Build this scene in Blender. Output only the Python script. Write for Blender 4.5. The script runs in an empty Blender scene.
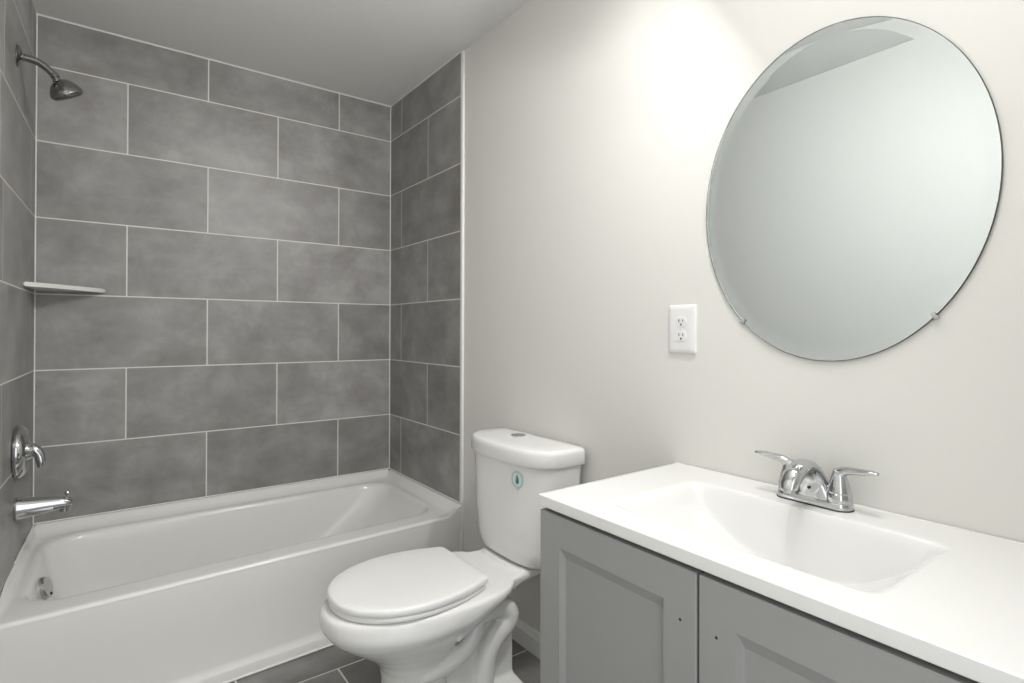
import bpy, bmesh, math, random
from math import pi, sin, cos, radians
from mathutils import Vector, Matrix
random.seed(7)
S = bpy.context.scene
C = S.collection

# ------------------------------------------------------------------ camera
CAM = dict(loc=(0.2317, -2.8694, 1.1916), yaw=0.6365, pitch=0.006, roll=0.0024, f=547.97, cy=327.40)
cam_d = bpy.data.cameras.new('camera')
cam = bpy.data.objects.new('camera', cam_d); C.objects.link(cam)
cam_d.sensor_width = 36.0; cam_d.sensor_fit = 'HORIZONTAL'
cam_d.lens = CAM['f'] / 1024 * 36.0
cam_d.shift_y = -(341.5 - CAM['cy']) / 1024
cam_d.clip_start = 0.02
_y, _p, _r = CAM['yaw'], CAM['pitch'], CAM['roll']
fwd = Vector((sin(_y)*cos(_p), cos(_y)*cos(_p), sin(_p)))
rt = Vector((cos(_y), -sin(_y), 0)); up = rt.cross(fwd)
r2 = rt*cos(_r) + up*sin(_r); u2 = -rt*sin(_r) + up*cos(_r)
m = Matrix.Identity(4)
for i in range(3):
    m[i][0] = r2[i]; m[i][1] = u2[i]; m[i][2] = -fwd[i]; m[i][3] = CAM['loc'][i]
cam.matrix_world = m
S.camera = cam

# ------------------------------------------------------------------ world, lights, exposure
w = bpy.data.worlds.new('world'); S.world = w; w.use_nodes = True
bgn = w.node_tree.nodes['Background']
bgn.inputs[0].default_value = (0.95, 0.98, 1.0, 1); bgn.inputs[1].default_value = 1.0
S.view_settings.view_transform = 'Standard'; S.view_settings.look = 'None'
S.view_settings.exposure = 0.33; S.view_settings.gamma = 1.0
S.view_settings.use_curve_mapping = False
def lamp(name, kind, loc, energy, color=(1, 1, 1), **kw):
    d = bpy.data.lights.new(name, kind); d.energy = energy; d.color = color
    for k, v in kw.items(): setattr(d, k, v)
    o = bpy.data.objects.new(name, d); C.objects.link(o); o.location = loc
    return o
# added fill panel just outside the unseen doorway behind the photographer
dl = lamp('doorway_fill', 'AREA', (0.42, -3.14, 1.05), 3, (0.985, 0.99, 1.0), shape='RECTANGLE', size=0.74, size_y=1.95)
dl.rotation_euler = (radians(90), 0, 0)
# the three bulbs of the wall lamp above the mirror
BULBS = [(1.36, -2.06, 2.24), (1.31, -2.36, 2.25), (1.36, -2.60, 2.24)]
AIMS = [Vector(a).normalized() for a in ((-0.80, 0.05, -0.60), (-0.72, 0.59, -0.37), (-0.80, -0.15, -0.58))]   # head aims made up; the middle one throws light onto the tub tiles
WATTS = (2.0, 12.5, 0.7)
for b, am, wt in zip(BULBS, AIMS, WATTS):
    lamp('bulb_light', 'POINT', (b[0] + am.x*0.06, b[1] + am.y*0.06, b[2] - 0.012 + am.z*0.06), 0.55, (1.0, 0.985, 0.965), shadow_soft_size=0.02)
    sl = lamp('shade_light', 'AREA', (b[0] + am.x*0.112, b[1] + am.y*0.112, b[2] - 0.012 + am.z*0.112), wt, (1.0, 0.985, 0.965), shape='DISK', size=0.11)
    sl.rotation_euler = (-am).to_track_quat('Z', 'Y').to_euler()
# unseen ceiling light near the doorway, added as fill
CL = (0.84, -2.50, 2.447)
lamp('ceiling_fill_light', 'AREA', (CL[0], CL[1], CL[2] - 0.072), 4.6, (1.0, 0.99, 0.975), shape='DISK', size=0.27)

# ------------------------------------------------------------------ materials
def mat(name, col, rough=0.5, metal=0.0, **kw):
    mt = bpy.data.materials.new(name); mt.use_nodes = True
    b = mt.node_tree.nodes['Principled BSDF']
    b.inputs['Base Color'].default_value = (*col, 1); b.inputs['Roughness'].default_value = rough
    b.inputs['Metallic'].default_value = metal
    for k, v in kw.items(): b.inputs[k].default_value = v
    return mt
def nodes(mt): return mt.node_tree.nodes, mt.node_tree.links, mt.node_tree.nodes['Principled BSDF']
def noise_mat(name, c1, c2, scale, rough, bump=0.0, bscale=80, **kw):
    mt = mat(name, c1, rough, **kw); N, L, B = nodes(mt)
    tc = N.new('ShaderNodeTexCoord'); n = N.new('ShaderNodeTexNoise')
    n.inputs['Scale'].default_value = scale; n.inputs['Detail'].default_value = 4
    L.new(tc.outputs['Object'], n.inputs['Vector'])
    r = N.new('ShaderNodeMix'); r.data_type = 'RGBA'
    r.inputs[6].default_value = (*c1, 1); r.inputs[7].default_value = (*c2, 1)
    L.new(n.outputs['Fac'], r.inputs[0]); L.new(r.outputs[2], B.inputs['Base Color'])
    if bump:
        n2 = N.new('ShaderNodeTexNoise'); n2.inputs['Scale'].default_value = bscale; n2.inputs['Detail'].default_value = 3
        L.new(tc.outputs['Object'], n2.inputs['Vector'])
        bp = N.new('ShaderNodeBump'); bp.inputs['Strength'].default_value = bump; bp.inputs['Distance'].default_value = 0.002
        L.new(n2.outputs['Fac'], bp.inputs['Height']); L.new(bp.outputs['Normal'], B.inputs['Normal'])
    return mt
def tile_mat(name, dark, mid, light, rough):
    mt = mat(name, mid, rough); N, L, B = nodes(mt)
    tc = N.new('ShaderNodeTexCoord'); geo = N.new('ShaderNodeNewGeometry')
    mul = N.new('ShaderNodeMath'); mul.operation = 'MULTIPLY'; mul.inputs[1].default_value = 37.0
    L.new(geo.outputs['Random Per Island'], mul.inputs[0])
    add = N.new('ShaderNodeVectorMath'); add.operation = 'ADD'
    L.new(tc.outputs['Object'], add.inputs[0]); L.new(mul.outputs[0], add.inputs[1])
    n1 = N.new('ShaderNodeTexNoise'); n1.inputs['Scale'].default_value = 4.6; n1.inputs['Detail'].default_value = 9; n1.inputs['Roughness'].default_value = 0.66
    n1.inputs['Distortion'].default_value = 0.25
    L.new(add.outputs[0], n1.inputs['Vector'])
    st = N.new('ShaderNodeMapping'); st.inputs['Scale'].default_value = (2.2, 2.2, 5.0)
    L.new(add.outputs[0], st.inputs['Vector'])
    n2 = N.new('ShaderNodeTexNoise'); n2.inputs['Scale'].default_value = 2.2; n2.inputs['Detail'].default_value = 6
    L.new(st.outputs[0], n2.inputs['Vector'])
    mx = N.new('ShaderNodeMath'); mx.operation = 'MULTIPLY_ADD'; mx.inputs[1].default_value = 0.30
    L.new(n2.outputs['Fac'], mx.inputs[0]); 
    sc = N.new('ShaderNodeMath'); sc.operation = 'MULTIPLY'; sc.inputs[1].default_value = 0.70
    L.new(n1.outputs['Fac'], sc.inputs[0]); L.new(sc.outputs[0], mx.inputs[2])
    rp = N.new('ShaderNodeValToRGB'); e = rp.color_ramp.elements
    e[0].position = 0.36; e[0].color = (*dark, 1); e[1].position = 0.64; e[1].color = (*light, 1)
    k = rp.color_ramp.elements.new(0.50); k.color = (*mid, 1)
    L.new(mx.outputs[0], rp.inputs[0])
    vr = N.new('ShaderNodeMapRange'); vr.inputs[3].default_value = 0.90; vr.inputs[4].default_value = 1.10
    L.new(geo.outputs['Random Per Island'], vr.inputs[0])
    hs = N.new('ShaderNodeVectorMath'); hs.operation = 'SCALE'
    L.new(rp.outputs['Color'], hs.inputs[0]); L.new(vr.outputs[0], hs.inputs['Scale'])
    L.new(hs.outputs[0], B.inputs['Base Color'])
    rr = N.new('ShaderNodeMapRange'); rr.inputs[3].default_value = rough - 0.06; rr.inputs[4].default_value = rough + 0.08
    L.new(n1.outputs['Fac'], rr.inputs[0]); L.new(rr.outputs[0], B.inputs['Roughness'])
    return mt
M = {}
M['wall'] = noise_mat('wall_paint', (0.715, 0.710, 0.680), (0.73, 0.725, 0.695), 3, 0.55, 0.06, 140)
M['ceil'] = noise_mat('ceiling_paint', (0.79, 0.79, 0.775), (0.81, 0.81, 0.795), 3, 0.8, 0.05, 120)
M['trimp'] = noise_mat('trim_paint', (0.80, 0.80, 0.785), (0.82, 0.82, 0.80), 6, 0.35)
M['tile'] = tile_mat('grey_wall_tile', (0.215, 0.208, 0.201), (0.290, 0.283, 0.276), (0.375, 0.368, 0.362), 0.40)
M['floort'] = tile_mat('grey_floor_tile', (0.13, 0.128, 0.124), (0.19, 0.187, 0.18), (0.26, 0.256, 0.25), 0.42)
M['grout'] = noise_mat('white_grout', (0.72, 0.70, 0.665), (0.78, 0.76, 0.73), 30, 0.75)
M['caulk'] = noise_mat('white_caulk', (0.82, 0.815, 0.80), (0.85, 0.845, 0.83), 20, 0.45)
M['acrylic'] = noise_mat('tub_acrylic', (0.80, 0.795, 0.78), (0.81, 0.805, 0.79), 2, 0.20)
M['ceramic'] = noise_mat('vitreous_china', (0.82, 0.82, 0.81), (0.83, 0.83, 0.82), 2, 0.12)
M['seatp'] = noise_mat('seat_plastic', (0.82, 0.82, 0.815), (0.835, 0.835, 0.83), 2, 0.28)
M['marble'] = noise_mat('cultured_marble', (0.775, 0.775, 0.765), (0.785, 0.785, 0.775), 2, 0.16)
M['cab'] = noise_mat('grey_cabinet_paint', (0.325, 0.330, 0.325), (0.335, 0.340, 0.335), 5, 0.42)
M['gapshade'] = noise_mat('gap_shade_black', (0.03, 0.03, 0.03), (0.035, 0.035, 0.035), 5, 0.7)  # near-black that stands in for shade behind the door gaps
M['chrome'] = noise_mat('chrome', (0.54, 0.55, 0.56), (0.56, 0.57, 0.58), 4, 0.06, metal=1.0)
M['shaded'] = noise_mat('shaded_chrome', (0.30, 0.30, 0.30), (0.34, 0.34, 0.34), 8, 0.10, metal=1.0)  # chrome darkened in colour to carry shade and dark reflections on the shower head
M['nickel'] = noise_mat('brushed_chrome', (0.50, 0.50, 0.50), (0.56, 0.56, 0.56), 60, 0.28, metal=1.0)
M['black'] = noise_mat('black_rubber', (0.012, 0.012, 0.012), (0.02, 0.02, 0.02), 40, 0.6)
M['dgrey'] = noise_mat('dark_nozzle_plastic', (0.06, 0.06, 0.06), (0.08, 0.08, 0.08), 40, 0.45)
M['mirror'] = noise_mat('mirror_silver', (0.63, 0.668, 0.68), (0.63, 0.668, 0.68), 1, 0.0, metal=1.0)
M['glass'] = mat('mirror_glass', (0.985, 0.99, 0.99), 0.0, 0.0); M['glass'].node_tree.nodes['Principled BSDF'].inputs['Transmission Weight'].default_value = 1.0; M['glass'].node_tree.nodes['Principled BSDF'].inputs['IOR'].default_value = 1.5
M['gedge'] = noise_mat('mirror_edge', (0.03, 0.035, 0.033), (0.05, 0.055, 0.052), 20, 0.35)
M['clipp'] = mat('clear_clip', (0.75, 0.76, 0.78), 0.15); M['clipp'].node_tree.nodes['Principled BSDF'].inputs['Transmission Weight'].default_value = 0.5
M['plate'] = noise_mat('plate_plastic', (0.78, 0.78, 0.785), (0.79, 0.79, 0.795), 4, 0.30)
M['stile_shelf'] = noise_mat('shelf_ceramic', (0.80, 0.79, 0.76), (0.83, 0.82, 0.79), 6, 0.22)
M['decal_white'] = noise_mat('decal_white', (0.66, 0.76, 0.74), (0.70, 0.78, 0.78), 30, 0.35)
M['decal_teal'] = noise_mat('decal_teal', (0.42, 0.56, 0.55), (0.46, 0.60, 0.60), 30, 0.35)
M['decal_blue'] = noise_mat('decal_blue', (0.02, 0.12, 0.28), (0.03, 0.14, 0.30), 30, 0.35)
M['decal_green'] = noise_mat('decal_green', (0.08, 0.38, 0.22), (0.10, 0.40, 0.24), 30, 0.35)
M['opal'] = mat('opal_glass', (0.9, 0.88, 0.84), 0.3)
M['bulb'] = mat('lit_bulb', (1, 1, 1), 0.4)
M['bulb'].node_tree.nodes['Principled BSDF'].inputs['Emission Color'].default_value = (1, 0.94, 0.86, 1)
M['bulb'].node_tree.nodes['Principled BSDF'].inputs['Emission Strength'].default_value = 6

# ------------------------------------------------------------------ helpers
def obj(name, bm, m, parent=None, smooth=35, mats=None):
    me = bpy.data.meshes.new(name); bmesh.ops.recalc_face_normals(bm, faces=bm.faces[:])
    bm.to_mesh(me); bm.free()
    for x in ([m] if mats is None else mats): me.materials.append(x)
    if smooth:
        for p in me.polygons: p.use_smooth = True
        me.set_sharp_from_angle(angle=radians(smooth))
    o = bpy.data.objects.new(name, me); C.objects.link(o)
    if parent: o.parent = parent
    return o
def thing(name, label, cat, loc=(0, 0, 0), rotz=0, group=None):
    o = bpy.data.objects.new(name, None); C.objects.link(o); o.empty_display_size = 0.1
    o.location = loc; o.rotation_euler = (0, 0, rotz)
    return tag(o, label, cat, group)
def tag(o, label, cat, group=None):
    o['label'] = label; o['category'] = cat
    if group: o['group'] = group
    return o
def struct(name, bm, m, smooth=None):
    o = obj(name, bm, m, None, smooth); o['kind'] = 'structure'; return o
def box(bm, a, b, bev=0.0, seg=2, mi=0):
    x0, y0, z0 = a; x1, y1, z1 = b
    vs = [bm.verts.new((x, y, z)) for x in (x0, x1) for y in (y0, y1) for z in (z0, z1)]
    fs = [bm.faces.new([vs[i] for i in f]) for f in ((0,1,3,2),(4,6,7,5),(0,4,5,1),(2,3,7,6),(0,2,6,4),(1,5,7,3))]
    for f in fs: f.material_index = mi
    if bev:
        es = list({e for f in fs for e in f.edges})
        bmesh.ops.bevel(bm, geom=es, offset=bev, segments=seg, affect='EDGES', profile=0.6)
    return fs
def loft(bm, rings, cap0=True, cap1=True, closed=True):
    R = [[bm.verts.new(p) for p in r] for r in rings]
    n = len(R[0])
    for a, b in zip(R, R[1:]):
        for i in range(n if closed else n - 1):
            j = (i + 1) % n
            bm.faces.new((a[i], a[j], b[j], b[i]))
    if cap0: bm.faces.new(R[0][::-1])
    if cap1: bm.faces.new(R[-1])
    return R
def frame(d, ref=Vector((0, 0, 1))):
    d = d.normalized()
    if abs(d.dot(ref)) > 0.97: ref = Vector((0, 1, 0))
    a = d.cross(ref).normalized(); return a, a.cross(d)
def lathe(bm, prof, org=(0, 0, 0), axis=(0, 0, 1), n=40):
    """prof: (radius, distance along axis)"""
    o = Vector(org); d = Vector(axis).normalized(); a, b = frame(d)
    rings = [[o + d*t + (a*cos(2*pi*i/n) + b*sin(2*pi*i/n))*max(r, 1e-4) for i in range(n)] for r, t in prof]
    return loft(bm, rings)
def tube(bm, pts, rad, n=16, flat=None, ref=(0, 0, 1), sub=6):
    """swept tube; rad a number or list, flat scales the second axis per point"""
    P = [Vector(p) for p in pts]; k = len(P)
    if not isinstance(rad, (list, tuple)): rad = [rad]*k
    if flat is None: flat = [1.0]*k
    if sub > 1:
        Q, RR, FF = [], [], []
        def cr(a, b, c, d, t): return 0.5*((2*b) + (c - a)*t + (2*a - 5*b + 4*c - d)*t*t + (-a + 3*b - 3*c + d)*t*t*t)
        for i in range(k - 1):
            p0, p1, p2, p3 = P[max(i-1, 0)], P[i], P[i+1], P[min(i+2, k-1)]
            for s in range(sub):
                t = s/sub; Q.append(cr(p0, p1, p2, p3, t)); RR.append(rad[i] + (rad[i+1]-rad[i])*t); FF.append(flat[i] + (flat[i+1]-flat[i])*t)
        Q.append(P[-1]); RR.append(rad[-1]); FF.append(flat[-1]); P, rad, flat = Q, RR, FF
    rings = []; ref = Vector(ref)
    for i, p in enumerate(P):
        d = (P[min(i+1, len(P)-1)] - P[max(i-1, 0)]).normalized()
        a, b = frame(d, ref)
        rings.append([p + a*rad[i]*cos(2*pi*q/n) + b*rad[i]*flat[i]*sin(2*pi*q/n) for q in range(n)])
    return loft(bm, rings)
def sgp(v, p): return math.copysign(abs(v)**p, v)
def rrect(x0, x1, y0, y1, r, n=8, e=24):
    """rounded rectangle outline with a fixed number of points: corners n+1 points, sides e-1 points"""
    r = min(r, (x1-x0)/2 - 1e-4, (y1-y0)/2 - 1e-4); pts = []
    cs = [(x1-r, y1-r, 0), (x0+r, y1-r, 90), (x0+r, y0+r, 180), (x1-r, y0+r, 270)]
    for i, (cx, cy, a) in enumerate(cs):
        arc = [(cx + r*cos(radians(a + 90*t/n)), cy + r*sin(radians(a + 90*t/n))) for t in range(n+1)]
        nx = cs[(i+1) % 4]; nxt = (nx[0] + r*cos(radians(nx[2])), nx[1] + r*sin(radians(nx[2])))
        pts += arc
        for t in range(1, e):
            pts.append((arc[-1][0] + (nxt[0]-arc[-1][0])*t/e, arc[-1][1] + (nxt[1]-arc[-1][1])*t/e))
    return pts

# ------------------------------------------------------------------ room
H = 2.447; XT = 1.5045; XW = 1.512; TY = -0.757; YB = -3.02
GZ = 1.6384; TP = 0.3048
def xl(y): return 0.028*y if y > TY else 0.028*TY - 0.004 + 0.022*(TY - y)
bm = bmesh.new()
for (a, b) in [((-0.2, -4.6, -0.06), (XW + 0.12, 0.12, -0.0005))]: box(bm, a, b)
floor = struct('floor', bm, M['grout'])
bm = bmesh.new()
FG = 0.0055; tl = 0.6096
yrow = -0.948
rows = []
y = yrow
rows.append((-0.74, yrow, 0.589 - tl))
k = 1
while y > -4.3:
    rows.append((y, y - TP, (0.893 if k % 2 else 0.589) - 2*tl)); y -= TP; k += 1
for (ya, yb, xs) in rows:
    x = xs
    while x < XW:
        a, b = max(x, -0.15), min(x + tl, XW - 0.001)
        if b - a > 0.02: box(bm, (a + FG/2, yb + FG/2, -0.0045), (b - FG/2, ya - FG/2, 0.0), 0.0008, 1)
        x += tl
ft = obj('tile_covering', bm, M['floort'], floor, None)
bm = bmesh.new(); box(bm, (-0.2, YB - 0.12, H), (XW + 0.12, 0.12, H + 0.08)); ceil = struct('ceiling', bm, M['ceil'])
bm = bmesh.new(); box(bm, (-0.2, 0.00006, 0), (XW + 0.12, 0.12, H)); wback = struct('wall_back', bm, M['grout'])
bm = bmesh.new(); box(bm, (XW, YB - 0.12, 0), (XW + 0.12, 0.008, H)); wright = struct('wall_right', bm, M['wall'])
# opposite wall (seen in the mirror), with the shower wall out of square by a hair
bm = bmesh.new()
pl = [(xl(0) - 0.008, 0.008), (xl(TY) - 0.008, TY), (xl(TY - 0.001), TY - 0.001), (xl(YB), YB), (xl(YB), YB - 0.12), (-0.2, YB - 0.12), (-0.2, 0.008)]
loft(bm, [[(a, b, 0) for a, b in pl], [(a, b, H) for a, b in pl]])
wleft = struct('wall_left', bm, M['wall'])
# wall behind the photographer with the doorway the added fill light comes through
DX0, DX1, DZ = xl(YB) + 0.04, 0.82, 2.05
bm = bmesh.new()
box(bm, (DX1, YB - 0.12, 0), (XW, YB, H)); box(bm, (-0.05, YB - 0.12, DZ), (DX1, YB, H)); box(bm, (-0.05, YB - 0.12, 0), (DX0, YB, DZ))
wfront = struct('wall_front', bm, M['wall'])
bm = bmesh.new()
for a, b in [((DX1 - 0.015, YB - 0.13, 0), (DX1 + 0.055, YB + 0.014, DZ + 0.055)), ((DX0 - 0.04, YB - 0.13, DZ - 0.015), (DX1, YB + 0.014, DZ + 0.055))]:
    box(bm, a, b, 0.003, 2)
struct('trim_2', bm, M['trimp'], 35)

# tile claddings: every tile its own island on a grout bed
def cladding(name, parent, wallfn, u1, layout, bedfn):
    bm = bmesh.new(); g = 0.0050
    for (z0, z1, js) in layout:
        e = [0.0] + [j for j in js if j < u1] + [u1]
        for a, b in zip(e, e[1:]):
            ga = g/2; gb = g/2 if b < u1 else 0.0005
            P = []
            for d in (0.0, 0.0075):
                for (u, z) in ((a + ga, z0 + g/2), (b - gb, z0 + g/2), (b - gb, z1 - g/2), (a + ga, z1 - g/2)):
                    P.append(bm.verts.new(wallfn(u, z, d)))
            for f in ((0,1,2,3), (4,5,6,7), (0,1,5,4), (1,2,6,5), (2,3,7,6), (3,0,4,7)):
                bm.faces.new([P[i] for i in f])
    bmesh.ops.recalc_face_normals(bm, faces=bm.faces[:])
    return obj(name, bm, M['tile'], parent, None)
zl = [GZ + k*TP for k in range(-5, 3)]          # 0.114 .. 2.248
A = [0.2988 + 2*TP*i for i in range(3)]; B_ = [0.2988 + TP + 2*TP*i for i in range(2)]
RA = [0.144]; RB = [0.445]
LA = [0.105, 0.105 + 2*TP]; LB = [0.66]
def layout(odd, even):
    out = []
    for i, z in enumerate(zl):
        z1 = min(z + TP, H - 0.003)
        k = i - 5
        out.append((z, z1, odd if k % 2 == 0 else even))
    return out
# rows by line k: row 0->1 uses B_, row -1->0 uses A
cladding('tile_cladding', wback, lambda u, z, d: (u, 0.0075 - d, z), 1.5035, layout(B_, A), None)
cladding('tile_cladding', wright, lambda u, z, d: (XW - d, -u - 0.0, z), -TY, layout(RA, RB), None)
cladding('tile_cladding', wleft, lambda u, z, d: (xl(-u) - 0.0075 + d, -u, z), -TY, layout(LA, LB), None)
# grout beds on the two side walls (the back wall itself is the grout bed)
bm = bmesh.new(); box(bm, (XW - 0.00744, TY + 0.001, 0.1), (XW + 0.001, 0.0075, H - 0.001)); obj('grout_bed', bm, M['grout'], wright, None)
bm = bmesh.new()
ga, gb = 0.0, TY + 0.001
loft(bm, [[(xl(ga) - 0.009, ga, z), (xl(gb) - 0.009, gb, z), (xl(gb) - 0.00006, gb, z), (xl(ga) - 0.00006, ga, z)] for z in (0.1, H - 0.001)])
obj('grout_bed', bm, M['grout'], wleft, None)
# white edge trim where the tile meets the painted wall, and corner / ceiling caulk
bm = bmesh.new()
box(bm, (XT - 0.002, TY - 0.020, 0.0), (XW + 0.002, TY, H - 0.001), 0.003, 3)
tr = struct('trim_1', bm, M['caulk'], 35)
bm = bmesh.new()
def bead(p, q, r=0.0028): tube(bm, [p, q], r, 8, sub=1)
bead((XT - 0.001, -0.001, 0.425), (XT - 0.001, -0.001, H)); bead((0.001, -0.001, 0.41), (0.001, -0.001, H))
bead((0, 0, H - 0.001), (XT, 0, H - 0.001)); bead((XT, 0, H - 0.001), (XT, TY, H - 0.001), 0.002)
struct('trim_3', bm, M['caulk'], 60)
# baseboards
def baseboard(name, pts_fn, length_pts):
    prof = [(0, 0), (0.013, 0), (0.013, 0.062), (0.010, 0.066), (0.0095, 0.076), (0.005, 0.084), (0, 0.086)]
    bm = bmesh.new(); loft(bm, [[pts_fn(u, d, z) for d, z in prof] for u in length_pts]); return struct(name, bm, M['trimp'], 35)
baseboard('baseboard_right', lambda u, d, z: (XW - d, u, z), (TY - 0.075, YB))
baseboard('baseboard_left', lambda u, d, z: (xl(u) + d, u, z), (TY - 0.08, YB))

# ------------------------------------------------------------------ bathtub
def yfr(x): return -0.829 + 0.036*x                 # front of the tub along x
ZR = 0.379
def tub():
    t = thing('bathtub', 'white alcove bathtub with plain apron below the grey tiled walls', 'bathtub', (0, 0, 0))
    NC, NE = 10, 30
    def ring(x0, x1, y0f, y1, r, zf):
        out = []
        for (x, y) in rrect(0, 1, 0, 1, 0.0001, NC, NE): pass
        # build in true lengths then shear the front to follow yfr
        W_, D_ = x1 - x0, 0.82
        for (x, y) in rrect(x0, x1, -D_, y1, r, NC, NE):
            f = (y - y1)/(-D_ - y1)                   # 0 back .. 1 front
            yy = y1 + f*(y0f(x) - y1)
            xx = x + 0.028*yy*max(0.0, 1 - (x - 0.0)/0.5)   # follow the out-of-square left wall
            out.append((xx, yy, zf(xx, yy)))
        return out
    ZF = 0.424
    def sm(t): t = max(0.0, min(1.0, t)); return t*t*(3 - 2*t)
    def fl(dx):                                        # flange height over the deck, by distance from a wall
        return (ZF - ZR)*(1 - min(1.0, dx/0.042))**2.0
    def deck(x, y):
        dl = x - xl(y) - 0.001
        a = fl(max(0.0, min(XT - 0.001 - x, -y - 0.001)))
        b = fl(max(0.0, dl*1.7))*sm((y + 0.80)/0.22)
        return ZR + max(a, b)
    R = []
    R.append(ring(0.001, 1.503, lambda x: yfr(x) + 0.016, -0.001, 0.004, lambda x, y: deck(x, y) - 0.030))
    R.append(ring(0.001, 1.503, lambda x: yfr(x) + 0.006, -0.001, 0.004, lambda x, y: deck(x, y) - 0.022))
    R.append(ring(0.001, 1.503, lambda x: yfr(x) + 0.000, -0.001, 0.010, lambda x, y: deck(x, y) - 0.012))
    R.append(ring(0.002, 1.502, lambda x: yfr(x) + 0.003, -0.002, 0.012, lambda x, y: deck(x, y) - 0.003))
    R.append(ring(0.004, 1.500, lambda x: yfr(x) + 0.010, -0.004, 0.014, lambda x, y: deck(x, y)))
    R.append(ring(0.008, 1.490, lambda x: yfr(x) + 0.022, -0.014, 0.020, lambda x, y: deck(x, y)))
    R.append(ring(0.014, 1.478, lambda x: yfr(x) + 0.042, -0.027, 0.035, lambda x, y: deck(x, y)))
    R.append(ring(0.020, 1.466, lambda x: yfr(x) + 0.065, -0.042, 0.075, lambda x, y: deck(x, y)))
    R.append(ring(0.026, 1.452, lambda x: yfr(x) + 0.085, -0.056, 0.110, lambda x, y: deck(x, y)))
    # basin
    x0, x1, yb, yf, r = 0.031, 1.440, -0.068, 0.098, 0.130
    prof = [(0.000, 0.000), (0.002, 0.006), (0.010, 0.012), (0.024, 0.016), (0.060, 0.021), (0.120, 0.030), (0.180, 0.039), (0.235, 0.050), (0.265, 0.066), (0.285, 0.092), (0.296, 0.130), (0.300, 0.180)]
    for dz, ins in prof:
        lounge = 0.9*ins + 0.23*sm(dz/0.30)             # sloping back rest on the right end
        R.append(ring(x0 + ins*1.45, x1 - lounge, lambda x, i=ins: yfr(x) + yf + 0.8*i, yb - ins, r + ins*0.5, lambda x, y, q=dz: ZR - q))
    bm = bmesh.new(); loft(bm, R, cap0=False)
    obj('basin', bm, M['acrylic'], t, 50)
    # apron
    bm = bmesh.new()
    prof = [(0.0015, ZR - 0.011), (0.0015, ZR - 0.03), (0.003, ZR - 0.06), (0.010, 0.20), (0.014, 0.066), (0.011, 0.052), (0.003, 0.042), (0.000, 0.036), (0.000, 0.002), (0.04, 0.002), (0.04, ZR - 0.011)]
    secs = []
    for i in range(21):
        x = xl(yfr(0)) + 0.001 + (XT - 0.001 - xl(yfr(0)) - 0.001)*i/20
        e_ = deck(x, yfr(x) + 0.02) - ZR
        secs.append([(x, yfr(x) + d, z + (e_ if z > 0.3 else 0)) for d, z in prof])
    loft(bm, secs); obj('apron', bm, M['acrylic'], t, 40)
    # overflow cover on the drain end
    oc = Vector((0.031 + 0.0335 - 0.011 + 0.006, -0.392, 0.300)); ax = Vector((1, -0.22, 0.30)).normalized()
    bm = bmesh.new()
    lathe(bm, [(0.0, 0.001), (0.037, 0.001), (0.039, 0.005), (0.038, 0.016), (0.034, 0.020), (0.020, 0.021), (0, 0.0215)], oc - ax*0.004, ax, 36)
    ov = obj('overflow_cover', bm, M['chrome'], t, 30)
    bm = bmesh.new(); lathe(bm, [(0, 0.0), (0.005, 0.0), (0.005, 0.004), (0, 0.005)], oc + ax*0.018 + Vector((0.004, 0, -0.025)), ax, 12)
    obj('drain_slot', bm, M['black'], ov, 30)
    # caulk lines along wall and floor
    bm = bmesh.new()
    tube(bm, [(0.004, -0.0038, ZF), (XT - 0.004, -0.0038, ZF)], 0.003, 8, sub=1); tube(bm, [(XT - 0.0038, -0.004, ZF), (XT - 0.0038, TY, ZF)], 0.003, 8, sub=1)
    tube(bm, [(xl(0) + 0.0042, -0.004, ZF), (xl(-0.45) + 0.0042, -0.45, ZF)], 0.003, 8, sub=1); tube(bm, [(0, yfr(0) - 0.001, 0.0045), (XT - 0.006, yfr(XT) - 0.001, 0.0045)], 0.004, 8, sub=1)
    obj('caulk_line', bm, M['caulk'], t, 60)
tub()

# ------------------------------------------------------------------ shower fittings on the left tiled wall
def shower():
    y = -0.443; x = xl(y); z = 2.096
    t = thing('wall_shower', 'chrome shower head on a bent arm high on the left tiled wall', 'shower head', (x, y, z))
    bm = bmesh.new(); lathe(bm, [(0.0, 0), (0.036, 0), (0.036, 0.003), (0.030, 0.009), (0.014, 0.014), (0.0, 0.014)], (0, 0, 0), (1, 0, 0), 32); obj('flange', bm, M['shaded'], t, 30)
    bm = bmesh.new(); tube(bm, [(0.004, 0, 0), (0.032, 0, -0.001), (0.056, 0, -0.007), (0.079, 0, -0.022), (0.097, 0, -0.040)], 0.0118, 16); obj('shower_arm', bm, M['shaded'], t, 40)
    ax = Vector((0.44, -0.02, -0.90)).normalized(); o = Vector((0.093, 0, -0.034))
    bm = bmesh.new(); lathe(bm, [(0, 0), (0.012, 0), (0.013, 0.004), (0.013, 0.013), (0.0105, 0.015), (0.0105, 0.019), (0.014, 0.022), (0.014, 0.027), (0.0, 0.028)], o, ax, 24); obj('swivel_joint', bm, M['shaded'], t, 30)
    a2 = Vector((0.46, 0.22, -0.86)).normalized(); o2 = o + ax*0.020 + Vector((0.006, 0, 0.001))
    bm = bmesh.new(); lathe(bm, [(0, 0), (0.014, 0), (0.022, 0.004), (0.032, 0.012), (0.041, 0.024), (0.047, 0.036), (0.049, 0.044), (0.049, 0.049), (0.046, 0.053), (0.0, 0.053)], o2, a2, 40); obj('spray_head', bm, M['shaded'], t, 30)
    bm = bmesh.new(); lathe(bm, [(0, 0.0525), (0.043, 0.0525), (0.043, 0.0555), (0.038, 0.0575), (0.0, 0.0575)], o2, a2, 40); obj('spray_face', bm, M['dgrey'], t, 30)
shower()
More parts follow.
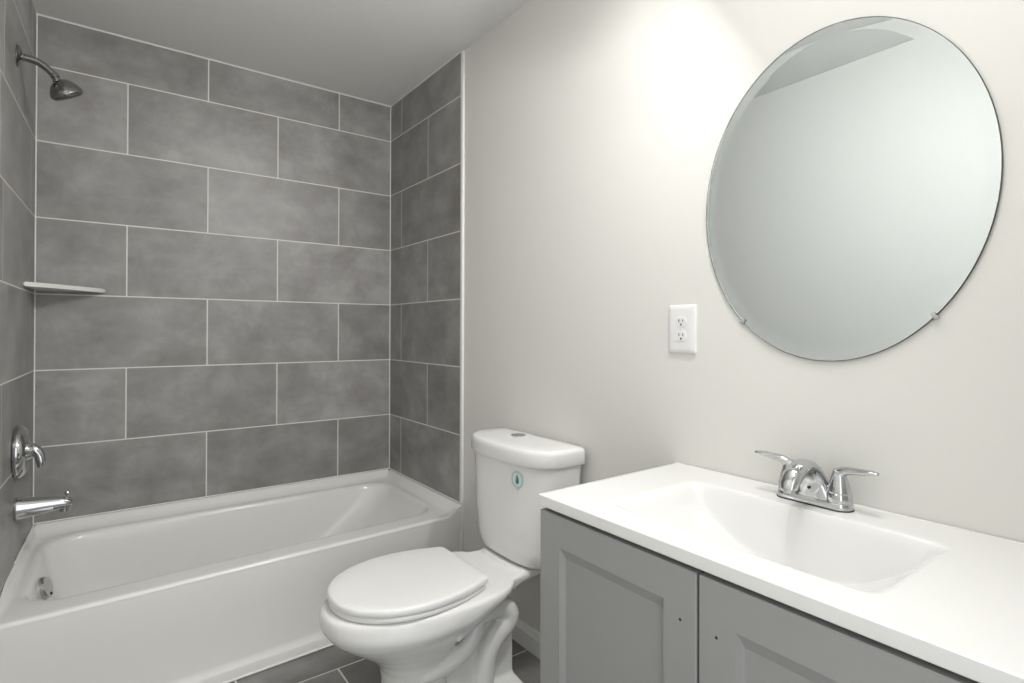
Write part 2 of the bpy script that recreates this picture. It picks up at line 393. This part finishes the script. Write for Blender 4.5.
def valve():
    y = -0.416; x = xl(y)
    t = thing('shower_valve', 'round chrome shower valve with lever handle on tiled wall above the spout', 'shower valve', (x, y, 0.784))
    bm = bmesh.new(); lathe(bm, [(0, 0), (0.087, 0), (0.089, 0.005), (0.088, 0.014), (0.082, 0.024), (0.074, 0.030), (0.062, 0.031), (0.050, 0.027), (0.040, 0.026), (0.0, 0.026)], (0, 0, 0), (1, 0, 0), 48); obj('escutcheon', bm, M['chrome'], t, 30)
    bm = bmesh.new(); lathe(bm, [(0, 0.018), (0.033, 0.018), (0.032, 0.030), (0.027, 0.042), (0.023, 0.047), (0.0, 0.048)], (0, 0, 0), (1, 0, 0), 32); obj('hub', bm, M['chrome'], t, 30)
    bm = bmesh.new(); tube(bm, [(0.026, 0, 0.002), (0.040, -0.003, 0.005), (0.053, -0.008, -0.003), (0.062, -0.012, -0.020), (0.066, -0.015, -0.043), (0.064, -0.016, -0.058)], [0.019, 0.020, 0.018, 0.015, 0.012, 0.007], 18, [1, 1, 0.9, 0.7, 0.6, 0.5], ref=(0, 1, 0)); obj('lever_handle', bm, M['chrome'], t, 40)
valve()
def spout():
    y = -0.42; x = xl(y)
    t = thing('tub_spout', 'chrome tub spout with diverter knob on tiled wall just above the tub', 'tub spout', (x, y, 0.594))
    bm = bmesh.new()
    def sec(xx, zc, w_, h, e=0.75): return [(xx, w_*sgp(cos(a), e), zc + h*sgp(sin(a), e)) for a in [2*pi*i/28 for i in range(28)]]
    loft(bm, [sec(0, 0, .034, .036), sec(.004, 0, .035, .037), sec(.010, 0, .034, .036), sec(.040, .0, .031, .0315), (sec(.080, .001, .0275, .026)), sec(.115, .001, .025, .022), sec(.136, .000, .023, .019), sec(.146, -.002, .021, .016), sec(.150, -.003, .015, .011)])
    bd = obj('spout_body', bm, M['chrome'], t, 40)
    bm = bmesh.new(); lathe(bm, [(0, 0), (0.016, 0), (0.016, 0.014), (0, 0.014)], (0.130, 0, -0.029), (0.05, 0, 1), 20); obj('outlet_collar', bm, M['chrome'], t, 30)
    bm = bmesh.new(); lathe(bm, [(0, 0), (0.0038, 0), (0.0038, 0.012), (0.007, 0.014), (0.008, 0.019), (0.006, 0.023), (0, 0.024)], (0.136, 0, 0.014), (0, 0, 1), 18); obj('diverter_knob', bm, M['chrome'], t, 30)
    bm = bmesh.new(); box(bm, (0.030, -0.0325, -0.012), (0.100, -0.022, -0.006), 0.002, 2); obj('side_groove', bm, M['nickel'], bd, 30)
spout()
def shelf():
    z = 1.346
    bm = bmesh.new(); pts = [(0.001, -0.001)]
    n = 24
    for i in range(n + 1):
        a = (pi/2)*i/n; r = 0.224*(1 - 0.24*sin(2*a))
        yy = -max(r*cos(a)*1.25, 0.001); pts.append((r*sin(a) + xl(yy)*cos(a) + 0.001, yy))
    loft(bm, [[(a, b, z) for a, b in pts], [(a, b, z + 0.016) for a, b in pts]])
    bmesh.ops.bevel(bm, geom=[e for e in bm.edges if abs(e.verts[0].co.z - e.verts[1].co.z) < 1e-6], offset=0.003, segments=2, affect='EDGES')
    tag(obj('corner_shelf', bm, M['stile_shelf'], None, 35), 'small white ceramic shelf in the corner of the grey tiled walls', 'shelf')
shelf()

# ------------------------------------------------------------------ toilet (local: X out from the wall, Y towards the vanity, Z up)
def toilet():
    t = thing('toilet', 'white two-piece toilet with closed lid between the bathtub and grey vanity', 'toilet', (1.500, -1.345, 0), pi)
    def egg(xb, xf, hw, z, n=56, wide=0.42, pb=0.62, pf=1.0, back=0.0):
        xm = xf - (xf - xb)*(1 - wide); out = []
        for i in range(n):
            a = 2*pi*i/n; c, s = cos(a), sin(a)
            if c >= 0: out.append((xm + (xf - xm)*c, hw*sgp(s, pf*0.92), z))
            else: out.append((xm + (xm - xb)*sgp(c, pb), hw*sgp(s, 0.85)*(1 - back*abs(c)**1.5), z))
        return out
    bm = bmesh.new()
    # bowl, belly and front pedestal
    def eg(xb, xf, hw, z, **k): return egg(xb, xf, hw, z, **k)
    R = [eg(.400, .612, .112, 0.0), eg(.405, .610, .108, .03), eg(.420, .606, .104, .09), eg(.430, .606, .103, .150), eg(.430, .612, .104, .190), eg(.420, .630, .110, .222),
         eg(.400, .662, .124, .252), eg(.375, .702, .145, .281), eg(.345, .740, .167, .308), eg(.310, .768, .186, .332), eg(.270, .783, .197, .352), eg(.240, .788, .200, .366), eg(.200, .789, .201, .385), eg(.190, .787, .199, .400), eg(.195, .780, .193, .409)]
    loft(bm, R)
    # deck that carries the tank, its underside rising towards the wall
    def dk(sc, dz, top):
        o = [(0.015, .120, .395), (0.06, .126, .392), (.12, .128, .388), (.19, .129, .379), (.26, .138, .360), (.36, .168, .328), (.46, .185, .30)]
        zz = lambda z: .409 - dz if top else z + dz
        return [(x, y*sc, zz(z)) for x, y, z in o] + [(x, -y*sc, zz(z)) for x, y, z in o[::-1]]
    loft(bm, [dk(.93, 0, False), dk(.985, .006, False), dk(1.0, .005, True), dk(.985, 0, True)])
    loft(bm, [[(x, y, z) for x, y in ((.03, -.115), (.185, -.118), (.20, -.08), (.205, 0), (.20, .08), (.185, .118), (.03, .115))] for z in (.400, .4155)])
    # web and foot
    loft(bm, [[(.178, -w_, z), (.178, w_, z), (.52, w_ + .01, z), (.52, -w_ - .01, z)] for w_, z in ((.062, 0), (.060, .1), (.058, .2), (.058, .29), (.06, .36))])
    loft(bm, [[(xb_ , -w_, z), (xb_, w_, z), (.30, w_ + .004, z), (.56, w_, z), (.56, -w_, z), (.30, -w_ - .004, z)] for xb_, w_, z in ((.145, .118, 0.0), (.147, .118, .014), (.165, .102, .040), (.180, .068, .062))])
    # trapway swelling and belly ridge on either side
    for s in (1, -1):
        tube(bm, [(.305, s*.072, .0), (.303, s*.074, .09), (.296, s*.077, .165), (.270, s*.079, .213), (.232, s*.080, .243), (.214, s*.080, .270), (.228, s*.079, .296), (.262, s*.076, .306), (.30, s*.072, .300), (.36, s*.06, .28)],
             [.033, .033, .034, .035, .036, .036, .035, .034, .033, .03], 18, ref=(0, 1, 0), sub=6)
        tube(bm, [(.318, s*.070, .325), (.338, s*.086, .282), (.365, s*.094, .240), (.410, s*.096, .213), (.460, s*.096, .198), (.53, s*.090, .185)], [.024, .027, .028, .028, .026, .02], 14, ref=(0, 1, 0), sub=5)
    me = bpy.data.meshes.new('tmp'); bm.to_mesh(me); bm.free()
    tmp = bpy.data.objects.new('tmp', me); C.objects.link(tmp)
    md = tmp.modifiers.new('r', 'REMESH'); md.mode = 'VOXEL'; md.voxel_size = 0.0045; md.use_smooth_shade = True
    sm = tmp.modifiers.new('s', 'SMOOTH'); sm.factor = 0.5; sm.iterations = 12
    dg = bpy.context.evaluated_depsgraph_get(); ev = tmp.evaluated_get(dg)
    me2 = bpy.data.meshes.new_from_object(ev); me2.name = 'bowl'
    bpy.data.objects.remove(tmp); bpy.data.meshes.remove(me)
    me2.materials.clear(); me2.materials.append(M['ceramic'])
    for p in me2.polygons: p.use_smooth = True
    for v in me2.vertices: v.co.z = max(0.0, v.co.z)
    bowl = bpy.data.objects.new('bowl', me2); C.objects.link(bowl); bowl.parent = t
    # seat and lid: D shaped, straight hinge edge
    def dee(xb, xf, hw, hb, z, n=48):
        out = []; xm = xb + (xf - xb)*0.46
        for i in range(n):
            a = -pi/2 + pi*i/(n - 1); out.append((xm + (xf - xm)*cos(a), hw*sgp(sin(a), 0.92), z))
        k = 14
        side = []
        for i in range(1, k + 1):
            u = i/k; side.append((xm + (xb + 0.022 - xm)*u, hw + (hb - hw)*(u**2.0), z))
        cor = [(xb + 0.022 - 0.022*sin(pi/2*i/5), hb - 0.022*(1 - cos(pi/2*i/5)), z) for i in range(1, 6)]
        up_ = side + cor
        return out + up_ + [(x, -y, z) for x, y, z in up_[::-1]]
    def grow(xb, xf, hw, hb, d, z): return dee(xb + d, xf - d, hw - d, hb - d, z)
    a = (.340, .762, .188, .150)
    bm = bmesh.new(); loft(bm, [grow(*a, .004, .411), grow(*a, .001, .413), grow(*a, .000, .418), grow(*a, .001, .424), grow(*a, .004, .427)])
    obj('seat', bm, M['seatp'], t, 40)
    a = (.330, .766, .191, .152)
    bm = bmesh.new(); loft(bm, [grow(*a, .004, .4285), grow(*a, .001, .4300), grow(*a, .000, .434), grow(*a, .0005, .443), grow(*a, .003, .4470), grow(*a, .007, .4488), grow(*a, .020, .4500), grow(*a, .06, .4515), grow(*a, .11, .4520)])
    obj('seat_lid', bm, M['seatp'], t, 40)
    for s in (1, -1):
        bm = bmesh.new(); lathe(bm, [(0, 0), (.016, 0), (.017, .004), (.015, .011), (.009, .014), (0, .0145)], (.315, s*.074, .409), (0, 0, 1), 24)
        tube(bm, [(.315, s*.074, .416), (.345, s*.074, .430)], .009, 12, sub=1)
        obj('hinge', bm, M['seatp'], t, 40)
        bm = bmesh.new(); lathe(bm, [(0, 0), (.012, 0), (.0125, .006), (.009, .012), (0, .0135)], (.20, s*.118, .010), (0, 0, 1), 20); obj('bolt_cap', bm, M['seatp'], t, 40)
    # tank
    def tk(z, hw, xf, xc, xb=.012, r=.03):
        """flat back, bowed front: xc depth at the corners, xf at the middle"""
        out = []; n = 33
        for i in range(n):
            a = -pi/2 + pi*i/(n - 1); xc = min(.075, xf - .03)
            out.append((xc + (xf - xc)*max(0.0, cos(a))**0.64, hw*sgp(sin(a), 0.72), z))
        # rounded front corners come from the bow; side then back
        m_ = 8
        for i in range(1, m_): out.append((xc + (xb + .02 - xc)*i/m_, hw, z))
        out += [(xb + .02 - .02*sin(pi/2*i/4), hw - .02*(1 - cos(pi/2*i/4)), z) for i in range(0, 5)]
        out += [(xb + .02 - .02*cos(pi/2*i/4), -hw + .02*(1 - sin(pi/2*i/4)), z) for i in range(0, 5)]
        for i in range(m_ - 1, 0, -1): out.append((xc + (xb + .02 - xc)*i/m_, -hw, z))
        return [(x, y*1.022 - .009, zz) for x, y, zz in out]
    bm = bmesh.new()
    loft(bm, [tk(.4160, .155, .155, .120, .05), tk(.418, .176, .174, .136, .030), tk(.430, .189, .186, .147, .018), tk(.470, .196, .191, .151), tk(.560, .206, .193, .152), tk(.660, .216, .195, .153), tk(.762, .226, .197, .154)])
    obj('tank', bm, M['ceramic'], t, 50)
    bm = bmesh.new()
    lathe(bm, [(0, 0), (.045, 0), (.045, .004), (0, .004)], (.11, 0, .4135), (0, 0, 1), 24); obj('tank_gasket', bm, M['black'], t, 40)
    bm = bmesh.new()
    loft(bm, [tk(.757, .225, .201, .158, .007), tk(.757, .231, .208, .165, .003), tk(.761, .233, .210, .167, .001), tk(.796, .232, .209, .166, .001), tk(.805, .230, .207, .164, .003), tk(.8095, .225, .202, .160, .007), tk(.811, .217, .194, .154, .014), tk(.8115, .16, .15, .12, .04)])
    obj('tank_lid', bm, M['ceramic'], t, 50)
    bm = bmesh.new(); lathe(bm, [(0, 0), (.025, 0), (.0255, .003), (.0235, .0045), (.0225, .0035), (0, .0035)], (.066, -.062, .8108), (0, 0, 1), 32)
    fb = obj('flush_button', bm, M['nickel'], t, 30)
    # round water-drop sticker on the tank front
    sy = .100; sz = .708
    def fx(y): q = abs((y + .009)/.2256)**(1/0.72); return .075 + (.196 - .075)*(1 - q*q)**0.32
    sx = fx(sy); nrm = Vector((1, -(fx(sy + .004) - fx(sy - .004))/.008, -0.02)).normalized(); a_, b_ = Vector((0, 0, 1)).cross(nrm).normalized(), None; b_ = nrm.cross(a_)
    so = Vector((sx + .0022, sy, sz))
    def disc(r, r_in, d):
        bm = bmesh.new(); n = 32
        outer = [so + nrm*d + (a_*cos(2*pi*i/n) + b_*sin(2*pi*i/n)*1.06)*r for i in range(n)]
        if r_in: 
            inner = [so + nrm*d + (a_*cos(2*pi*i/n) + b_*sin(2*pi*i/n)*1.06)*r_in for i in range(n)]
            loft(bm, [outer, [p + nrm*.0004 for p in outer], [p + nrm*.0004 for p in inner], inner], False, False)
        else: loft(bm, [[p - nrm*.0006 for p in outer], outer])
        return bm
    st = obj('sticker', disc(.0262, 0, .0006), M['decal_white'], t, 20); st['label'] = 'round white and teal sticker with water drop'
    obj('ring', disc(.0258, .0215, .0008), M['decal_teal'], st, 20)
    def drop(sc, side, d):
        bm = bmesh.new(); pts = []
        for i in range(21):
            u = pi*i/20; r = sin(u)*(.55 + .45*cos(u) if False else 1); 
            # tear shape: point on top
            yy = cos(u); ww = sin(u)*(0.5*(1 - yy))**0.75*0.78
            pts.append((ww*side, yy))
        P = [so + nrm*d + a_*(p[0]*sc) + b_*(p[1]*sc*1.15 + .001) for p in pts]
        P.append(so + nrm*d + b_*(-0.35*sc)); 
        loft(bm, [[p - nrm*.0004 for p in P], P]); return bm
    obj('drop', drop(.0140, 1, .0016), M['decal_blue'], st, 20)
    obj('drop', drop(.0140, -1, .0016), M['decal_green'], st, 20)
    bm = bmesh.new()
    for k, (y0, y1, zz) in enumerate([(-.007, .007, -.0335)]):
        P = [so + a_*y0 + b_*zz, so + a_*y1 + b_*zz, so + a_*y1 + b_*(zz + .0022), so + a_*y0 + b_*(zz + .0022)]
        loft(bm, [[p - nrm*.001 for p in P], [p + nrm*.0005 for p in P]])
    obj('print_line', bm, M['decal_white'], st, 20)
toilet()

# ------------------------------------------------------------------ vanity cabinet
CY = -2.308; ZC = 0.825; CX = 1.016
def cabinet():
    t = thing('vanity_cabinet', 'grey two-door vanity cabinet with recessed panel doors under white sink top', 'cabinet', (1.27, CY, 0))
    def L(p): return (p[0] - 1.27, p[1] - CY, p[2])
    CD = -2.3205; y1 = -1.911; y0 = 2*CD - y1; xf = 1.020
    bm = bmesh.new()
    for a, b in [((xf + .0195, y1 - .016, .0), (XW - .015, y1, .797)), ((xf + .0195, y0, .0), (XW - .015, y0 + .016, .797)), ((xf + .0195, y0 + .016, .10), (XW - .015, y1 - .016, .116)),
                 ((1.10, y0 + .016, 0), (1.115, y1 - .016, .10)), ((XW - .025, y0 + .016, .116), (XW - .015, y1 - .016, .797))]:
        box(bm, L(a), L(b))
    obj('carcass', bm, M['cab'], t, None)
    bm = bmesh.new(); box(bm, L((xf + .0215, y0 + .018, .117)), L((xf + .0255, y1 - .018, .796))); obj('shadow_board', bm, M['gapshade'], t, None)  # black sheet gives the gaps around the doors their shade
    def door(ya, yb, hole_y):
        zb, zt = .112, .789; xk = xf + .019
        bm = bmesh.new()
        rings = []
        def rr(x, i): return [L((x, ya + i, zb + i)), L((x, yb - i, zb + i)), L((x, yb - i, zt - i)), L((x, ya + i, zt - i))]
        def rs(x, i, e): return [L((x, ya + i, zb + i)), L((x, yb - i, zb + i)), L((x, yb - i, zt - e)), L((x, ya + i, zt - e))]
        loft(bm, [rr(xk, 0), rr(xf + .002, 0), rr(xf, .002), rs(xf, .066, .0665), rs(xf + .0015, .0668, .0673), rs(xf + .0030, .0675, .0685), rs(xf + .0110, .0735, .0880), rs(xf + .0118, .0745, .0895)])
        d = obj('door', bm, M['cab'], t, 20)
        bm = bmesh.new(); lathe(bm, [(0, 0), (.0026, 0), (.0026, .0006), (0, .0007)], L((xf + .0003, hole_y, .700)), (-1, 0, 0), 16)
        obj('screw_hole', bm, M['black'], d, 40)
        return d
    door(CD + .0025, y1, -2.287); door(y0, CD - .0025, -2.356)
cabinet()
def countertop():
    """one piece top with the moulded basin: a trough in long section, steep at the back"""
    y0, y1 = CY - .427, CY + .412 - .0; x0, x1 = CX, XW - .003
    y1 = -1.9095; 
    t = thing('countertop', 'glossy white one-piece vanity top with moulded rectangular sink basin', 'countertop', ((x0 + x1)/2, (y0 + y1)/2, 0))
    ox, oy = (x0 + x1)/2, (y0 + y1)/2
    by0, by1 = CY - .258, CY + .258; bx0, bx1 = 1.088, 1.392; D = 0.128
    def sm(t): t = max(0.0, min(1.0, t)); return t*t*(3 - 2*t)
    def dep(x, y):
        s = (y - (by0 + by1)/2)/((by1 - by0)/2)
        if abs(s) >= 1 or x <= bx0 or x >= bx1: return 0.0
        prof = (1 - abs(s)**2.3)*sm((1 - abs(s))/0.16)**0.5
        f = sm((x - bx0)/0.085)**0.8
        xb = bx1 - x
        lim = xb/0.10*D*1.0 if False else 1e9
        back = sm(min(1.0, xb/0.030))
        base = D*prof
        return base*f*back
    NX, NY = 130, 220
    def lin(a, b, n): return [a + (b - a)*i/n for i in range(n + 1)]
    xs = lin(x0 + .004, bx0, 8) + lin(bx0, bx0 + .06, 24)[1:] + lin(bx0 + .06, bx1 - .034, 30)[1:] + lin(bx1 - .034, bx1, 22)[1:] + lin(bx1, x1, 8)[1:]
    ys = lin(y0 + .004, by0, 8) + lin(by0, by1, 150)[1:] + lin(by1, y1 - .004, 10)[1:]
    bm = bmesh.new()
    G = [[bm.verts.new((x - ox, y - oy, ZC - dep(x, y))) for y in ys] for x in xs]
    for i in range(len(xs) - 1):
        for j in range(len(ys) - 1): bm.faces.new((G[i][j], G[i+1][j], G[i+1][j+1], G[i][j+1]))
    # rolled edge and underside
    loop = [G[0][j] for j in range(len(ys))] + [G[i][-1] for i in range(1, len(xs))] + [G[-1][j] for j in range(len(ys) - 2, -1, -1)] + [G[i][0] for i in range(len(xs) - 2, 0, -1)]
    def off(v, d, z):
        x, y = v.co.x, v.co.y
        fx = -1 if x < -(x1 - x0)/2 + .005 else 0
        fy = 1 if y > (y1 - y0)/2 - .005 else (-1 if y < -(y1 - y0)/2 + .005 else 0)
        return (x + fx*d, y + fy*d, z)
    prev = loop
    for d, z in [(.002, ZC - .0006), (.0036, ZC - .002), (.004, ZC - .004), (.004, ZC - .0235), (.003, ZC - .025), (-.03, ZC - .025)]:
        cur = [bm.verts.new(off(v, d, z)) for v in loop]
        n = len(loop)
        for i in range(n): bm.faces.new((prev[i], prev[(i+1) % n], cur[(i+1) % n], cur[i]))
        prev = cur
    # closed bowl underside follows the basin
    G2 = [[bm.verts.new((x - ox, y - oy, ZC - .0255 - dep(x, y)*0.93)) for y in ys[::6]] for x in xs[::4]]
    for i in range(len(G2) - 1):
        for j in range(len(G2[0]) - 1): bm.faces.new((G2[i][j], G2[i][j+1], G2[i+1][j+1], G2[i+1][j]))
    obj('sink_top', bm, M['marble'], t, 30)
    bm = bmesh.new(); dx = 1.27; zz = ZC - D
    lathe(bm, [(0, 0), (.021, 0), (.022, .002), (.019, .004), (.0, .006)], (dx - ox, CY - oy, zz), (0, 0, 1), 28); obj('drain', bm, M['chrome'], t, 30)
    bm = bmesh.new(); tube(bm, [(x1 - ox - .001, y1 - oy, ZC), (x1 - ox - .001, y0 - oy, ZC)], .0015, 8, sub=1); obj('caulk_line', bm, M['caulk'], t, 60)
countertop()
def faucet():
    t = thing('faucet', 'chrome two-handle centerset faucet on the back edge of the white sink', 'faucet', (1.452, CY, ZC))
    def stad(hl, r, z, n=14):
        out = [(r*cos(a), hl + r*sin(a), z) for a in [pi*i/n for i in range(n + 1)]]
        return out + [(r*cos(a), -hl + r*sin(a), z) for a in [pi + pi*i/n for i in range(n + 1)]]
    bm = bmesh.new(); loft(bm, [stad(.051, .0266, .0003), stad(.051, .0266, .0028)]); obj('gasket', bm, M['black'], t, 30)
    bm = bmesh.new(); loft(bm, [stad(.051, .0258, .0028), stad(.051, .0256, .006), stad(.051, .0248, .012), stad(.051, .0242, .0145), stad(.051, .0230, .0160)]); obj('base_plate', bm, M['chrome'], t, 35)
    # bell-shaped body rising into the spout
    bm = bmesh.new()
    def sec(c, u, v, hw, ht, e=0.85, n=28):
        c, u, v = Vector(c), Vector(u), Vector(v)
        return [c + u*(hw*sgp(cos(a), e)) + v*(ht*sgp(sin(a), e)) for a in [2*pi*i/n for i in range(n)]]
    Y = (0, 1, 0)
    secs = []
    path = [((.002, 0, .010), (1, 0, 0), .050, .0245), ((.001, 0, .024), (1, 0, 0), .042, .0225), ((.0, 0, .040), (1, 0, .05), .0335, .0200), ((-.004, 0, .056), (.97, 0, .25), .0270, .0180),
            ((-.013, 0, .071), (.80, 0, .6), .0225, .0160), ((-.029, 0, .081), (.45, 0, .9), .0205, .0155), ((-.050, 0, .084), (.05, 0, 1), .0200, .0155), ((-.071, 0, .080), (-.30, 0, .95), .0200, .0155),
            ((-.090, 0, .070), (-.62, 0, .78), .0195, .0155), ((-.102, 0, .056), (-.92, 0, .38), .0180, .0150), ((-.105, 0, .046), (-1, 0, .15), .0155, .0140)]
    for c, v, hw, ht in path: secs.append(sec(c, Y, Vector(v).normalized(), hw, ht))
    loft(bm, secs); sp = obj('spout', bm, M['chrome'], t, 50)
    bm = bmesh.new(); lathe(bm, [(0, 0), (.0110, 0), (.0115, .003), (.0115, .010), (.009, .012), (0, .012)], (-.104, 0, .050), (-.12, 0, -1), 24); obj('aerator', bm, M['nickel'], sp, 30)
    # handles
    for s in (1, -1):
        bm = bmesh.new()
        lathe(bm, [(0, .016), (.0245, .016), (.0238, .030), (.0228, .0335), (.0222, .034), (.0222, .0350), (.0222, .036), (.0185, .052), (.0150, .066), (.0125, .076), (.0105, .082), (0, .085)], (0, s*.051, 0), (0, 0, 1), 32)
        h = obj('handle', bm, M['chrome'], t, 30)
        bm = bmesh.new()
        tube(bm, [(0, s*.047, .050), (0, s*.049, .064), (-.001, s*.054, .0745), (-.003, s*.066, .0810), (-.005, s*.088, .0840), (-.008, s*.110, .0865), (-.009, s*.125, .0878)], [.0140, .0135, .0125, .0112, .0100, .0095, .0065], 16, [1, 1, .95, .80, .72, .62, .5], sub=6)
        obj('lever', bm, M['chrome'], h, 45)
    bm = bmesh.new(); tube(bm, [(.022, 0, .015), (.022, 0, .066)], .0024, 10, sub=1); lathe(bm, [(0, 0), (.005, 0), (.0065, .004), (.0055, .009), (0, .010)], (.022, 0, .064), (0, 0, 1), 16); obj('lift_rod', bm, M['chrome'], t, 40)
    bm = bmesh.new(); lathe(bm, [(0, 0), (.0032, 0), (.003, .0012), (0, .0014)], (-.0212, 0, .036), (-1, 0, .12), 14); obj('set_screw', bm, M['black'], sp, 40)
faucet()

# ------------------------------------------------------------------ mirror, outlet, lamp on the painted wall
def mirror():
    a, b, cy, cz = .2977, .3687, -2.308, 1.4952
    t = thing('mirror', 'large oval frameless mirror clipped to the wall above the sink', 'mirror', (XW - .002, cy, cz))
    n = 160
    def el(d, x): return [(x, (a - d)*cos(2*pi*i/n), (b - d)*sin(2*pi*i/n)) for i in range(n)]
    bm = bmesh.new()
    loft(bm, [el(.0006, -.0012), el(.0006, -.0044), el(.024, -.0060)], True, True)
    obj('glass', bm, M['glass'], t, None)
    bm = bmesh.new(); loft(bm, [el(.0006, -.0004), el(.0006, -.0010)], True, True); obj('silver_backing', bm, M['mirror'], t, None)
    bm = bmesh.new(); loft(bm, [el(.0004, .0008), el(-.0009, .0004), el(-.0009, -.0042), el(.0006, -.0047), el(.0004, .0008)], False, False); obj('ground_edge', bm, M['gedge'], t, None)
    for (yy, zz) in [(-2.1115, 1.213), (-2.507, 1.222)]:
        ly, lz = yy - cy, zz - cz; d = Vector((0, ly, lz)).normalized()
        bm = bmesh.new()
        box(bm, (-.0085, -.004, -.007), (.001, .004, .000), .001, 2); box(bm, (-.0085, -.004, 0), (-.0062, .004, .007), .001, 2)
        lathe(bm, [(0, 0), (.003, 0), (.0028, .0012), (0, .0014)], (-.0085, 0, -.0035), (-1, 0, 0), 12)
        ang = math.atan2(ly, -lz)
        bmesh.ops.rotate(bm, verts=bm.verts, cent=(0, 0, 0), matrix=Matrix.Rotation(ang, 3, 'X'))
        # seat the clip on the rim of the oval
        th = math.atan2(lz/b, ly/a); p = Vector((0, a*cos(th), b*sin(th)))
        bmesh.ops.translate(bm, verts=bm.verts, vec=p)
        obj('mirror_clip', bm, M['clipp'], t, 35)
mirror()
def outlet():
    cy, cz = -1.932, 1.1975
    t = thing('electrical_outlet', 'white duplex electrical outlet on the wall left of the mirror', 'outlet', (XW, cy, cz))
    hw, hh = .0445, .0665
    bm = bmesh.new()
    def rr(d, x): return [(x, p[0], p[1]) for p in rrect(-hw + d, hw - d, -hh + d, hh - d, .004, 4, 4)]
    loft(bm, [rr(0, 0), rr(0, -.003), rr(.0015, -.0052), rr(.006, -.0070), rr(.014, -.0076)]); obj('cover_plate', bm, M['plate'], t, 30)
    for s in (1, -1):
        bm = bmesh.new(); pts = []
        zc = s*.0195
        for i in range(40):
            a = 2*pi*i/40; pts.append((.0168*cos(a), max(-.0138, min(.0138, .0168*sin(a))) + zc))
        loft(bm, [[(-.006, p[0], p[1]) for p in pts], [(-.0088, p[0], p[1]) for p in pts], [(-.0092, p[0]*.96, (p[1] - zc)*.96 + zc) for p in pts]])
        k = obj('socket', bm, M['plate'], t, 30)
        for (yy, hgt) in ((.0062, .0040), (-.0062, .0032)):
            bm = bmesh.new(); box(bm, (-.0096, yy - .0011, zc + .0035 - hgt), (-.0080, yy + .0011, zc + .0035 + hgt)); obj('slot', bm, M['black'], k, None)
        bm = bmesh.new(); lathe(bm, [(0, 0), (.0026, 0), (.0026, .0014), (0, .0015)], (-.0082, 0, zc - .0072), (-1, 0, 0), 14); obj('ground_hole', bm, M['black'], k, 40)
    bm = bmesh.new(); lathe(bm, [(0, 0), (.0033, 0), (.003, .0012), (0, .0018)], (-.0074, 0, 0), (-1, 0, 0), 16); obj('screw', bm, M['plate'], t, 40)
outlet()
def wall_lamp():
    t = thing('vanity_light', 'three-bulb chrome vanity light on the wall above the oval mirror', 'wall lamp', (XW, CY, 2.30))
    bm = bmesh.new(); box(bm, (-.022, -.34, -.045), (0, .34, .045), .006, 3); obj('back_plate', bm, M['nickel'], t, 35)
    for b, AIM in zip(BULBS, AIMS):
        lx, ly, lz = b[0] - XW, b[1] - CY, b[2] - 2.30
        bm = bmesh.new(); tube(bm, [(-.015, ly, 0), (-.06, ly, .015), (-.11, ly, .018), (lx, ly, .004), (lx, ly, -.018)], .008, 12); obj('arm', bm, M['nickel'], t, 40)
        bm = bmesh.new()
        pr = [(.020, .0), (.030, -.006), (.045, -.035), (.058, -.075), (.062, -.098), (.059, -.098), (.055, -.075), (.042, -.036), (.027, -.010), (.004, -.004)]
        n = 32
        rings = [[(lx, ly, -.012) for i in range(n)] for r, z in pr]
        ea, eb = frame(AIM)
        rings = [[Vector((lx, ly, -.012)) - AIM*z + (ea*cos(2*pi*i/n) + eb*sin(2*pi*i/n))*r for i in range(n)] for r, z in pr]
        loft(bm, rings, True, False); sh = obj('shade', bm, M['opal'], t, 40)
        bm = bmesh.new(); lathe(bm, [(0, 0), (.012, .0), (.013, .02), (.022, .04), (.026, .055), (.022, .072), (.010, .082), (0, .084)], (lx, ly, -.016), AIM, 24); obj('bulb', bm, M['bulb'], sh, 60)
wall_lamp()

def ceiling_fill_lamp():  # made-up fixture, out of view, that houses the fill lamp
    t = thing('ceiling_fill', 'unseen round flush ceiling light with white diffuser, added for fill', 'ceiling light', CL)
    bm = bmesh.new(); lathe(bm, [(0, 0), (.165, 0), (.165, -.012), (.158, -.022), (.148, -.022), (0, -.020)], (0, 0, -.0005), (0, 0, 1), 48); obj('rim', bm, M['nickel'], t, 30)
    bm = bmesh.new(); lathe(bm, [(0, -.020), (.147, -.020), (.145, -.040), (.130, -.055), (.09, -.064), (0, -.068)], (0, 0, 0), (0, 0, 1), 48); obj('diffuser', bm, M['opal'], t, 50)
ceiling_fill_lamp()
